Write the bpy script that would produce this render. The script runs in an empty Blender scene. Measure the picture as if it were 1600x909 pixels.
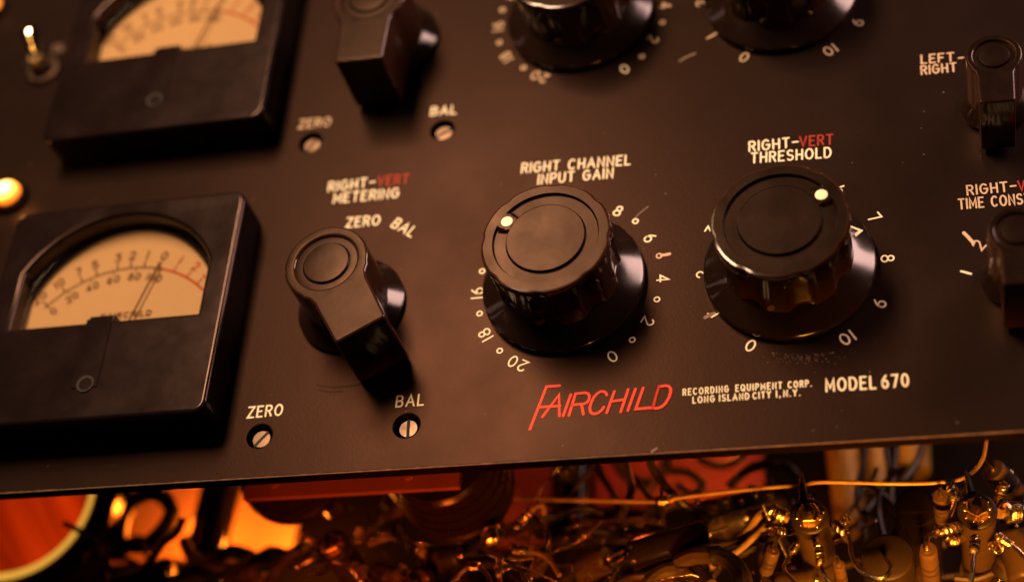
import bpy, bmesh, math, random
from mathutils import Vector, Matrix
R_ = math.radians
random.seed(7)

# ------------------------------------------------------------------ frame of reference
# panel coordinates: x right, y up the panel, z out of the panel towards the viewer; 1 unit = 37 mm
U = 0.037
W3 = Matrix(((1, 0, 0), (0, 0, -1), (0, 1, 0)))           # panel -> world (panel stands upright)
W4 = W3.to_4x4()
CAM = Vector((3.56378909, -9.58804958, 13.91194609))
CR = Matrix(((0.96724382, 0.06462327, -0.24548571),
             (-0.08356543, -0.83209359, -0.54830382),
             (-0.23970027, 0.5508576, -0.79943711)))      # rows: right, down, forward
FPX = 2589.2                                               # focal length for a 1600 px wide frame

def wp(v):
    return W3 @ (Vector(v) * U)

def at(u, v, z=0.0):
    """Point of the plane z that the photograph shows at pixel (u, v)."""
    d = CR.transposed() @ Vector(((u - 800) / FPX, (v - 454.5) / FPX, 1.0))
    p = CAM + d * ((z - CAM.z) / d.z)
    return Vector((p.x, p.y, z))

# ------------------------------------------------------------------ camera
scene = bpy.context.scene
COL = scene.collection
cd = bpy.data.cameras.new("camera")
cam = bpy.data.objects.new("camera", cd)
COL.objects.link(cam)
r, d_, f_ = (W3 @ Vector(CR[i]) for i in range(3))
m = Matrix((r, -d_, -f_)).transposed().to_4x4()
m.translation = wp(CAM)
cam.matrix_world = m
cd.sensor_width = 36.0
cd.lens = FPX / 1600 * 36.0
cd.clip_start, cd.clip_end = 0.02, 50
cd.dof.use_dof = True
cd.dof.focus_distance = (17.2576 - 0.5) * U
cd.dof.aperture_fstop = (cd.lens / 1000) / (0.45 * U)
cd.dof.aperture_blades = 0
scene.camera = cam

# ------------------------------------------------------------------ world, exposure
world = bpy.data.worlds.new("World")
scene.world = world
world.use_nodes = True
bg = world.node_tree.nodes["Background"]
bg.inputs[0].default_value = (0.30, 0.20, 0.16, 1)
bg.inputs[1].default_value = 0.02
scene.view_settings.view_transform = 'Standard'
scene.view_settings.look = 'None'
scene.view_settings.exposure = 0
scene.view_settings.gamma = 1
scene.cycles.use_denoising = True
scene.cycles.max_bounces = 8

# ------------------------------------------------------------------ lamps
def area(name, loc, target, size, power, col, size_y=None):
    l = bpy.data.lights.new(name, 'AREA')
    l.energy, l.color, l.size = power, col, size * U
    if size_y:
        l.shape, l.size_y = 'RECTANGLE', size_y * U
    o = bpy.data.objects.new(name, l)
    COL.objects.link(o)
    o.location = wp(loc)
    o.rotation_euler = (wp(target) - wp(loc)).to_track_quat('-Z', 'Y').to_euler()
    return o

def spot(name, loc, target, power, col, half, rad=0.3):
    l = bpy.data.lights.new(name, 'SPOT')
    l.energy, l.color, l.shadow_soft_size = power, col, rad * U
    l.spot_size, l.spot_blend = R_(half * 2), 0.5
    o = bpy.data.objects.new(name, l)
    COL.objects.link(o)
    o.location = wp(loc)
    o.rotation_euler = (wp(target) - wp(loc)).to_track_quat('-Z', 'Y').to_euler()
    return o

def point(name, loc, power, col, rad=0.15):
    l = bpy.data.lights.new(name, 'POINT')
    l.energy, l.color, l.shadow_soft_size = power, col, rad * U
    o = bpy.data.objects.new(name, l)
    COL.objects.link(o)
    o.location = wp(loc)
    return o

area("key_lamp", (-6.9, 10.2, 20.0), (-0.8, 0.3, 0), 4.6, 15.5, (1.0, 0.62, 0.36), 12.0)
area("side_lamp", (14.5, 10.5, 6.6), (0.5, 0.3, 0.2), 7.0, 4.6, (1.0, 0.58, 0.49), 9.0)
spot("low_lamp", (-5.5, -15, 12), (1.1, 5.7, 0), 0.30, (1.0, 0.66, 0.38), 5.6, 1.1)
area("amber_lamp", (3.9, -7.8, 0.9), (3.1, -2.3, -2.6), 2.0, 0.40, (1.0, 0.34, 0.028), 0.5).data.spread = R_(62)
spot("orange_lamp", (-1.2, -7.2, 1.2), (-1.6, -2.4, -2.2), 1.9, (1.0, 0.16, 0.012), 27, 0.35)
point("ember_lamp", (-4.7, -0.45, -4.65), 0.26, (1.0, 0.20, 0.014))
point("ember_lamp", (-6.3, -0.15, -4.7), 0.12, (1.0, 0.17, 0.01))
point("red_glow_lamp", (-0.6, 0.55, -4.0), 0.065, (1.0, 0.10, 0.012))
point("red_glow_lamp", (1.0, 0.3, -4.2), 0.022, (1.0, 0.12, 0.014))
point("amber_glow_lamp", (3.1, 0.55, -4.1), 0.024, (1.0, 0.34, 0.03))

# ------------------------------------------------------------------ materials
def mat(name, col, rough=0.4, metal=0.0, noise=0.0, scale=60, bump=0.0, coat=0.0, spec=0.5, rvar=0.0, emit=None, estr=0.0, tint=None):
    M = bpy.data.materials.new(name)
    M.use_nodes = True
    nt = M.node_tree
    b = nt.nodes["Principled BSDF"]
    b.inputs['Base Color'].default_value = (*col, 1)
    b.inputs['Roughness'].default_value = rough
    b.inputs['Metallic'].default_value = metal
    b.inputs['Specular IOR Level'].default_value = spec
    b.inputs['Coat Weight'].default_value = coat
    b.inputs['Coat Roughness'].default_value = 0.08
    if tint:
        b.inputs['Specular Tint'].default_value = (*tint, 1)
    if emit:
        b.inputs['Emission Color'].default_value = (*emit, 1)
        b.inputs['Emission Strength'].default_value = estr
    if noise or bump or rvar:
        tc = nt.nodes.new('ShaderNodeTexCoord')
        n = nt.nodes.new('ShaderNodeTexNoise')
        n.inputs['Scale'].default_value = scale
        n.inputs['Detail'].default_value = 6
        nt.links.new(tc.outputs['Object'], n.inputs['Vector'])
        if noise:
            mx = nt.nodes.new('ShaderNodeMixRGB')
            mx.inputs[1].default_value = (*[c * (1 - noise) for c in col], 1)
            mx.inputs[2].default_value = (*[min(1, c * (1 + noise)) for c in col], 1)
            nt.links.new(n.outputs['Fac'], mx.inputs[0])
            nt.links.new(mx.outputs[0], b.inputs['Base Color'])
        if rvar:
            mr = nt.nodes.new('ShaderNodeMapRange')
            mr.inputs[1].default_value, mr.inputs[2].default_value = 0.3, 0.7
            mr.inputs[3].default_value, mr.inputs[4].default_value = rough - rvar, rough + rvar
            nt.links.new(n.outputs['Fac'], mr.inputs[0])
            nt.links.new(mr.outputs[0], b.inputs['Roughness'])
        if bump:
            n2 = nt.nodes.new('ShaderNodeTexNoise')
            n2.inputs['Scale'].default_value = scale * 6
            n2.inputs['Detail'].default_value = 4
            nt.links.new(tc.outputs['Object'], n2.inputs['Vector'])
            bp = nt.nodes.new('ShaderNodeBump')
            bp.inputs['Strength'].default_value = bump
            bp.inputs['Distance'].default_value = 0.0004
            nt.links.new(n2.outputs['Fac'], bp.inputs['Height'])
            nt.links.new(bp.outputs[0], b.inputs['Normal'])
    return M

def panel_paint():
    """Satin dark enamel: uneven sheen, faint brushing, scattered pale specks and rubbed scratches."""
    M = mat("panel_enamel", (0.008, 0.005, 0.004), 0.38, spec=0.094, tint=(1.0, 0.43, 0.25))
    nt = M.node_tree
    b = nt.nodes["Principled BSDF"]
    N, L = nt.nodes.new, nt.links.new
    tc = N('ShaderNodeTexCoord')
    big = N('ShaderNodeTexNoise'); big.inputs['Scale'].default_value = 22; big.inputs['Detail'].default_value = 7
    big.inputs['Roughness'].default_value = 0.62
    L(tc.outputs['Object'], big.inputs['Vector'])
    mr = N('ShaderNodeMapRange'); mr.inputs[1].default_value = .3; mr.inputs[2].default_value = .7
    mr.inputs[3].default_value = .325; mr.inputs[4].default_value = .425
    L(big.outputs['Fac'], mr.inputs[0]); L(mr.outputs[0], b.inputs['Roughness'])
    base = N('ShaderNodeMixRGB')
    base.inputs[1].default_value = (0.0065, 0.0042, 0.0036, 1); base.inputs[2].default_value = (0.0095, 0.006, 0.005, 1)
    L(big.outputs['Fac'], base.inputs[0])
    # specks
    vo = N('ShaderNodeTexVoronoi'); vo.inputs['Scale'].default_value = 150
    L(tc.outputs['Object'], vo.inputs['Vector'])
    lt = N('ShaderNodeMath'); lt.operation = 'LESS_THAN'; lt.inputs[1].default_value = 0.05
    L(vo.outputs['Distance'], lt.inputs[0])
    sep = N('ShaderNodeSeparateColor'); L(vo.outputs['Color'], sep.inputs[0])
    gt = N('ShaderNodeMath'); gt.operation = 'GREATER_THAN'; gt.inputs[1].default_value = 0.90
    L(sep.outputs[0], gt.inputs[0])
    mul = N('ShaderNodeMath'); mul.operation = 'MULTIPLY'; L(lt.outputs[0], mul.inputs[0]); L(gt.outputs[0], mul.inputs[1])
    mul2 = N('ShaderNodeMath'); mul2.operation = 'MULTIPLY'; mul2.inputs[1].default_value = .55; L(mul.outputs[0], mul2.inputs[0])
    sp = N('ShaderNodeMixRGB'); sp.inputs[2].default_value = (0.22, 0.15, 0.11, 1)
    L(mul2.outputs[0], sp.inputs[0]); L(base.outputs[0], sp.inputs[1])
    # hair scratches: stretched noise ridge
    mp = N('ShaderNodeMapping'); mp.inputs['Rotation'].default_value = (0, 0, R_(38)); mp.inputs['Scale'].default_value = (260, 16, 1)
    L(tc.outputs['Object'], mp.inputs['Vector'])
    sn = N('ShaderNodeTexNoise'); sn.inputs['Scale'].default_value = 1.0; sn.inputs['Detail'].default_value = 2
    L(mp.outputs[0], sn.inputs['Vector'])
    g2 = N('ShaderNodeMapRange'); g2.inputs[1].default_value = .765; g2.inputs[2].default_value = .80
    g2.inputs[3].default_value = 0; g2.inputs[4].default_value = .22
    L(sn.outputs['Fac'], g2.inputs[0])
    sc = N('ShaderNodeMixRGB'); sc.inputs[2].default_value = (0.16, 0.10, 0.075, 1)
    L(g2.outputs[0], sc.inputs[0]); L(sp.outputs[0], sc.inputs[1])
    L(sc.outputs[0], b.inputs['Base Color'])
    fine = N('ShaderNodeTexNoise'); fine.inputs['Scale'].default_value = 900; fine.inputs['Detail'].default_value = 3
    L(tc.outputs['Object'], fine.inputs['Vector'])
    bp = N('ShaderNodeBump'); bp.inputs['Strength'].default_value = .16; bp.inputs['Distance'].default_value = .0002
    L(fine.outputs['Fac'], bp.inputs['Height']); L(bp.outputs[0], b.inputs['Normal'])
    return M

M = {}
M['panel'] = panel_paint()
M['bakelite'] = mat('black_bakelite', (0.010, 0.005, 0.0035), 0.13, noise=.3, scale=50, rvar=.05, bump=.03, spec=.55)
M['bakelite_body'] = mat('brown_black_bakelite', (0.030, 0.011, 0.005), 0.13, noise=.35, scale=60, rvar=.05, bump=.03, spec=.55)
M['bakelite_top'] = mat('rubbed_bakelite', (0.007, 0.004, 0.003), 0.31, noise=.35, scale=70, rvar=.06, bump=.06, spec=.10, tint=(1, .54, .34))
M['case'] = mat('meter_case_black', (0.006, 0.0035, 0.0035), 0.21, noise=.25, scale=60, rvar=.04, bump=.04, spec=.30, tint=(1, .66, .56))
M['ink'] = mat('cream_ink', (0.80, 0.74, 0.54), 0.55, noise=.14, scale=700, spec=.12)
M['ink_worn_dim'] = mat('worn_dim_cream_ink', (0.50, 0.37, 0.25), 0.6, noise=.3, scale=500, spec=.12)  # worn marks, and a shaded copy of the cream ink for dimly lit lettering
M['red_ink'] = mat('red_ink', (0.86, 0.05, 0.018), 0.5, noise=.08, scale=400, spec=.12)
M['dark_red_ink'] = mat('dull_red_ink', (0.30, 0.028, 0.016), 0.55, noise=.15, scale=400, spec=.12)
M['dot'] = mat('ivory_dot', (0.90, 0.82, 0.52), 0.45, noise=.05, scale=300)
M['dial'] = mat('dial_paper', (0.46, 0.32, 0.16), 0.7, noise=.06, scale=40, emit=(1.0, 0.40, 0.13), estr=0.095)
M['dial_ink'] = mat('dial_print', (0.13, 0.07, 0.04), 0.7, spec=.1)
M['dial_red'] = mat('dial_red_print', (0.40, 0.04, 0.02), 0.7)
M['steel'] = mat('worn_steel', (0.10, 0.066, 0.046), 0.40, 1.0, noise=.35, scale=200, rvar=.1)
M['chrome'] = mat('polished_chrome', (0.75, 0.72, 0.68), 0.10, 1.0)
M['brass'] = mat('tinned_brass', (0.75, 0.50, 0.22), 0.30, 1.0, noise=.25, scale=220, rvar=.12, bump=.2)
M['solder'] = mat('solder', (0.80, 0.62, 0.40), 0.24, 1.0, noise=.2, scale=300, bump=.5)
M['edge'] = mat('edge_highlight_metal', (0.30, 0.17, 0.09), 0.45, .6, noise=.8, scale=160)  # metal for the added highlight along the panel edge
M['slot'] = mat('slot_black', (0.004, 0.003, 0.002), 0.8)
M['dust'] = mat('dust_rust', (0.10, 0.05, 0.025), 0.9, noise=.5, scale=900)
M['scuff'] = mat('scuff_and_dim_ink', (0.13, 0.075, 0.05), 0.6, noise=.4, scale=600)
M['stain'] = mat('dull_stain', (0.008, 0.005, 0.004), 0.5, noise=.3, scale=300, spec=.105, tint=(1.0, .5, .33))
M['phenolic'] = mat('dark_phenolic', (0.018, 0.009, 0.005), 0.5, noise=.3, scale=120, bump=.2)
M['can'] = mat('brown_can', (0.055, 0.030, 0.014), 0.45, noise=.35, scale=90, bump=.3, spec=.4)
M['black_can'] = mat('black_can', (0.012, 0.007, 0.005), 0.16, noise=.3, scale=90, rvar=.05)
M['pot_can'] = mat('dark_metal_can', (0.030, 0.013, 0.009), 0.30, .35, noise=.3, scale=120, rvar=.1)
M['copper_can'] = mat('red_steel', (0.42, 0.12, 0.06), 0.42, .25, noise=.25, scale=80, bump=.2)  # mottled red base colour for the strip and the small windows
M['wire_cream'] = mat('cream_cloth_wire', (0.24, 0.14, 0.055), 0.5, noise=.25, scale=300, bump=.2)
M['wire_brown'] = mat('brown_cloth_wire', (0.060, 0.030, 0.013), 0.5, noise=.3, scale=300, bump=.2)
M['wire_black'] = mat('black_wire', (0.022, 0.012, 0.008), 0.4, noise=.3, scale=300)
M['wire_dim'] = mat('dim_brown_wire', (0.045, 0.022, 0.010), 0.5, noise=.3, scale=300)
M['bus'] = mat('tinned_bus_wire', (0.62, 0.36, 0.13), 0.36, .6, noise=.2, scale=200, rvar=.08)
M['resistor'] = mat('resistor_brown', (0.08, 0.04, 0.02), 0.55, noise=.3, scale=220, bump=.2)
M['band'] = mat('resistor_band', (0.045, 0.022, 0.014), 0.5)
M['pale'] = mat('pale_paper_tube', (0.21, 0.125, 0.022), 0.6, noise=.55, scale=60)
M['chassis'] = mat('chassis_grey', (0.005, 0.003, 0.002), 0.7, noise=.35, scale=30, bump=.15, spec=.04)
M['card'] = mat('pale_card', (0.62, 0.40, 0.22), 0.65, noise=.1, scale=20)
M['red_lit_card'] = mat('red_lit_card', (0.20, 0.030, 0.012), 0.6, noise=.65, scale=38)  # redness of the light inside is put into this base colour
M['lamp_glow'] = mat('lit_amber_lens', (0.8, 0.45, 0.12), 0.3, emit=(1.0, 0.52, 0.13), estr=2.3)
M['lamp_orange'] = mat('lit_orange_lens', (0.6, 0.22, 0.04), 0.3, emit=(1.0, 0.28, 0.02), estr=1.4)
M['rim_glow'] = mat('lit_yellow_rim', (0.7, 0.5, 0.12), 0.35, emit=(1.0, 0.50, 0.06), estr=0.75)
M['spark'] = mat('lit_tube_heater', (0.8, 0.4, 0.1), 0.3, emit=(1.0, 0.42, 0.04), estr=2.2)

def glass_mat():
    m_ = bpy.data.materials.new('clear_glass'); m_.use_nodes = True
    nt = m_.node_tree
    for n in list(nt.nodes):
        nt.nodes.remove(n)
    o = nt.nodes.new('ShaderNodeOutputMaterial'); mx = nt.nodes.new('ShaderNodeMixShader')
    t = nt.nodes.new('ShaderNodeBsdfTransparent'); g = nt.nodes.new('ShaderNodeBsdfGlossy')
    t.inputs[0].default_value = (.93, .90, .86, 1); g.inputs['Roughness'].default_value = .06
    mx.inputs[0].default_value = .05; nt.links.new(t.outputs[0], mx.inputs[1]); nt.links.new(g.outputs[0], mx.inputs[2])
    nt.links.new(mx.outputs[0], o.inputs[0])
    return m_
M['glass'] = glass_mat()

def lamp_lens():
    """Lit lens: hottest over the bulb in the middle, deep amber towards the rim."""
    m_ = mat('lit_amber_lens', (0.8, 0.4, 0.1), 0.25)
    nt = m_.node_tree; b = nt.nodes["Principled BSDF"]
    tc = nt.nodes.new('ShaderNodeTexCoord'); mp = nt.nodes.new('ShaderNodeMapping'); mp.inputs['Scale'].default_value = (1, 1, 0)
    ln = nt.nodes.new('ShaderNodeVectorMath'); ln.operation = 'LENGTH'
    cr = nt.nodes.new('ShaderNodeValToRGB')
    nt.links.new(tc.outputs['Object'], mp.inputs[0]); nt.links.new(mp.outputs[0], ln.inputs[0])
    mu = nt.nodes.new('ShaderNodeMath'); mu.operation = 'MULTIPLY'; mu.inputs[1].default_value = 1 / (.17 * U)
    nt.links.new(ln.outputs['Value'], mu.inputs[0]); nt.links.new(mu.outputs[0], cr.inputs[0])
    e = cr.color_ramp.elements
    e[0].position = .35; e[0].color = (1.0, .78, .40, 1); e[1].position = .98; e[1].color = (.55, .10, .004, 1)
    k = e.new(.78); k.color = (1.0, .42, .04, 1)
    nt.links.new(cr.outputs[0], b.inputs['Emission Color']); b.inputs['Emission Strength'].default_value = 2.6
    return m_
M['lamp_lens'] = lamp_lens()

def streak_mat():
    """Lit red-orange lens of a big jewel lamp: vertical uneven streaks of coloured glass."""
    m_ = mat('lit_red_lens', (0.12, 0.012, 0.003), 0.4, spec=.2)
    nt = m_.node_tree; b = nt.nodes["Principled BSDF"]
    tc = nt.nodes.new('ShaderNodeTexCoord'); mp = nt.nodes.new('ShaderNodeMapping')
    mp.inputs['Scale'].default_value = (45, 5, 5); mp.inputs['Rotation'].default_value = (0, 0, R_(-8))
    n = nt.nodes.new('ShaderNodeTexNoise'); n.inputs['Scale'].default_value = 1.3; n.inputs['Detail'].default_value = 3
    cr = nt.nodes.new('ShaderNodeValToRGB')
    cr.color_ramp.elements[0].position = .32; cr.color_ramp.elements[0].color = (.16, .004, .0, 1)
    cr.color_ramp.elements[1].position = .72; cr.color_ramp.elements[1].color = (.75, .036, .001, 1)
    nt.links.new(tc.outputs['Object'], mp.inputs[0]); nt.links.new(mp.outputs[0], n.inputs['Vector'])
    nt.links.new(n.outputs['Fac'], cr.inputs[0]); nt.links.new(cr.outputs[0], b.inputs['Emission Color'])
    b.inputs['Emission Strength'].default_value = .75
    return m_
M['red_lens'] = streak_mat()

# ------------------------------------------------------------------ mesh builder
class MB:
    def __init__(s):
        s.v, s.f = [], []
    def add(s, vs, fs):
        k = len(s.v)
        s.v += [Vector(p) for p in vs]
        s.f += [tuple(i + k for i in f) for f in fs]
        return s
    def grid(s, rings, close=True, caps=(True, True)):
        n = len(rings[0]); vs = [p for r_ in rings for p in r_]; fs = []
        for i in range(len(rings) - 1):
            for j in range(n if close else n - 1):
                a, b = i * n + j, i * n + (j + 1) % n
                fs.append((a, b, b + n, a + n))
        if caps[0]: fs.append(tuple(reversed(range(n))))
        if caps[1]: fs.append(tuple(range((len(rings) - 1) * n, len(rings) * n)))
        return s.add(vs, fs)
    def lathe(s, prof, n=48, o=(0, 0, 0), caps=(True, True), mod=None):
        rings = []
        for r_, z in prof:
            ring = []
            for j in range(n):
                t = 2 * math.pi * j / n
                q = r_ * (mod(t, z) if mod else 1)
                ring.append(Vector((o[0] + q * math.cos(t), o[1] + q * math.sin(t), o[2] + z)))
            rings.append(ring)
        return s.grid(rings, True, caps)
    def box(s, lo, hi):
        x0, y0, z0 = lo; x1, y1, z1 = hi
        return s.add([(x0, y0, z0), (x1, y0, z0), (x1, y1, z0), (x0, y1, z0), (x0, y0, z1), (x1, y0, z1), (x1, y1, z1), (x0, y1, z1)],
                     [(3, 2, 1, 0), (4, 5, 6, 7), (0, 1, 5, 4), (1, 2, 6, 5), (2, 3, 7, 6), (3, 0, 4, 7)])
    def tube(s, pts, r_, n=10, caps=(True, True)):
        pts = [Vector(p) for p in pts]
        rad = r_ if callable(r_) else (lambda i: r_)
        rings = []; up = None
        for i, p in enumerate(pts):
            t = (pts[min(i + 1, len(pts) - 1)] - pts[max(i - 1, 0)]).normalized()
            if up is None:
                up = Vector((0, 0, 1)) if abs(t.z) < .9 else Vector((1, 0, 0))
            a = (up - t * up.dot(t)).normalized(); up = a; b = t.cross(a)
            q = rad(i)
            rings.append([p + (a * math.cos(2 * math.pi * j / n) + b * math.sin(2 * math.pi * j / n)) * q for j in range(n)])
        return s.grid(rings, True, caps)
    def ribbon(s, pts, hw, z, closed=False):
        """Flat pen stroke with round ends."""
        P = [Vector((p[0], p[1])) for p in pts]
        Q = [P[0]]
        for p in P[1:]:
            if (p - Q[-1]).length > 1e-5: Q.append(p)
        P = Q
        if closed and (P[0] - P[-1]).length < 1e-5: P.pop()
        n = len(P); L, Rr = [], []
        for i in range(n):
            if closed: a, b = P[i - 1], P[(i + 1) % n]
            else: a, b = P[max(i - 1, 0)], P[min(i + 1, n - 1)]
            d1 = (P[i] - a).normalized() if (P[i] - a).length > 1e-9 else (b - P[i]).normalized()
            d2 = (b - P[i]).normalized() if (b - P[i]).length > 1e-9 else d1
            t = (d1 + d2)
            t = t.normalized() if t.length > 1e-6 else d1
            nn = Vector((-t.y, t.x)); c = max(.45, nn.dot(Vector((-d1.y, d1.x))))
            L.append(P[i] + nn * hw / c); Rr.append(P[i] - nn * hw / c)
        vs = [(p.x, p.y, z) for p in L] + [(p.x, p.y, z) for p in Rr]
        fs = [(n + i, n + (i + 1) % n, (i + 1) % n, i) for i in range(n if closed else n - 1)]
        s.add(vs, fs)
        if not closed:
            for e, q in ((0, 1), (n - 1, n - 2)):
                t = (P[e] - P[q]).normalized(); nn = Vector((-t.y, t.x))
                fan = [P[e] + (nn * math.cos(a) + t * math.sin(a)) * hw for a in [math.pi * k / 8 for k in range(9)]]
                s.add([(p.x, p.y, z) for p in reversed(fan)], [tuple(range(9))])
        return s
    def xf(s, mtx):
        s.v = [mtx @ p for p in s.v]
        return s
    def mesh(s, name, m_, smooth=True, ang=38):
        me = bpy.data.meshes.new(name)
        me.from_pydata([tuple(p * U) for p in s.v], [], s.f)
        bm = bmesh.new(); bm.from_mesh(me)
        bmesh.ops.recalc_face_normals(bm, faces=bm.faces) if getattr(s, 'fix', True) else None
        bm.to_mesh(me); bm.free()
        me.materials.append(m_)
        if smooth:
            me.polygons.foreach_set('use_smooth', [True] * len(me.polygons))
            me.set_sharp_from_angle(angle=R_(ang))
        me.update()
        return me
    def build(s, name, m_, parent=None, smooth=True, ang=38, loc=(0, 0, 0)):
        o = bpy.data.objects.new(name, s.mesh(name, m_, smooth, ang))
        COL.objects.link(o)
        o.parent = parent
        o.location = Vector(loc) * U
        return o

def flat(mb):
    mb.fix = False
    return mb

def tag(o, label=None, cat=None, group=None, kind=None):
    if label: o['label'] = label
    if cat: o['category'] = cat
    if group: o['group'] = group
    if kind: o['kind'] = kind
    return o

def stand(o, loc, rz=0, axis=None):
    """Put a thing built in panel coordinates at panel point loc, turned rz about the panel normal or its z laid along axis."""
    rot = Matrix.Rotation(rz, 3, 'Z')
    if axis is not None:
        rot = Vector(axis).normalized().to_track_quat('Z', 'Y').to_matrix() @ rot
    o.rotation_euler = (W3 @ rot).to_euler()
    o.location = wp(loc)

def thing(name, label, cat, loc=(0, 0, 0), rz=0, group=None, axis=None):
    o = bpy.data.objects.new(name, None)
    o.empty_display_size = .01
    COL.objects.link(o)
    tag(o, label, cat, group)
    stand(o, loc, rz, axis)
    return o

def dup(root, label, loc, rz=0, axis=None, scale=(1, 1, 1)):
    c = root.copy(); COL.objects.link(c)
    c['label'] = label
    stand(c, loc, rz, axis)
    c.scale = scale
    for ch in root.children:
        k = ch.copy(); COL.objects.link(k); k.parent = c
        for g in ch.children:
            q = g.copy(); COL.objects.link(q); q.parent = k
    return c

def curve_mesh(name, loops, half, bevel, res, m_, parent, z, ang=60, side=None):
    """A plate with holes: first loop is the outline, the rest are holes; half = half thickness."""
    cu = bpy.data.curves.new(name, 'CURVE')
    cu.dimensions = '2D'; cu.fill_mode = 'BOTH'
    cu.extrude = max(0.0, half - bevel) * U
    cu.bevel_depth = bevel * U; cu.bevel_resolution = res
    cu.offset = -bevel * U
    for lp in loops:
        sp = cu.splines.new('POLY'); sp.points.add(len(lp) - 1)
        for i, p in enumerate(lp):
            sp.points[i].co = (p[0] * U, p[1] * U, 0, 1)
        sp.use_cyclic_u = True
    tmp = bpy.data.objects.new(name, cu); COL.objects.link(tmp)
    dg = bpy.context.evaluated_depsgraph_get()
    me = bpy.data.meshes.new_from_object(tmp.evaluated_get(dg))
    bpy.data.objects.remove(tmp); bpy.data.curves.remove(cu)
    bm = bmesh.new(); bm.from_mesh(me)
    bmesh.ops.remove_doubles(bm, verts=bm.verts, dist=1e-6)
    bm.to_mesh(me); bm.free()
    me.materials.clear(); me.materials.append(m_)
    if side:
        me.materials.append(side)
        for p in me.polygons:
            if p.normal.z < .97: p.material_index = 1
    me.polygons.foreach_set('use_smooth', [True] * len(me.polygons))
    me.set_sharp_from_angle(angle=R_(ang))
    o = bpy.data.objects.new(name, me); COL.objects.link(o)
    o.parent = parent
    o.location = (0, 0, z * U)
    wn = o.modifiers.new('weighted_normals', 'WEIGHTED_NORMAL')
    wn.keep_sharp = True; wn.weight = 100
    return o

def circle(cx, cy, r_, n=48):
    return [(cx + r_ * math.cos(2 * math.pi * i / n), cy + r_ * math.sin(2 * math.pi * i / n)) for i in range(n)]

def rrect(x0, y0, x1, y1, r_, n=8):
    out = []
    for cx, cy, a0 in ((x1 - r_, y1 - r_, 0), (x0 + r_, y1 - r_, 90), (x0 + r_, y0 + r_, 180), (x1 - r_, y0 + r_, 270)):
        out += [(cx + r_ * math.cos(R_(a0 + 90 * i / n)), cy + r_ * math.sin(R_(a0 + 90 * i / n))) for i in range(n + 1)]
    return out

# ------------------------------------------------------------------ engraver's pen lettering
def arc(cx, cy, rx, ry, a0, a1, n=12):
    return [(cx + rx * math.cos(R_(a0 + (a1 - a0) * i / n)), cy + ry * math.sin(R_(a0 + (a1 - a0) * i / n))) for i in range(n + 1)]

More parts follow.
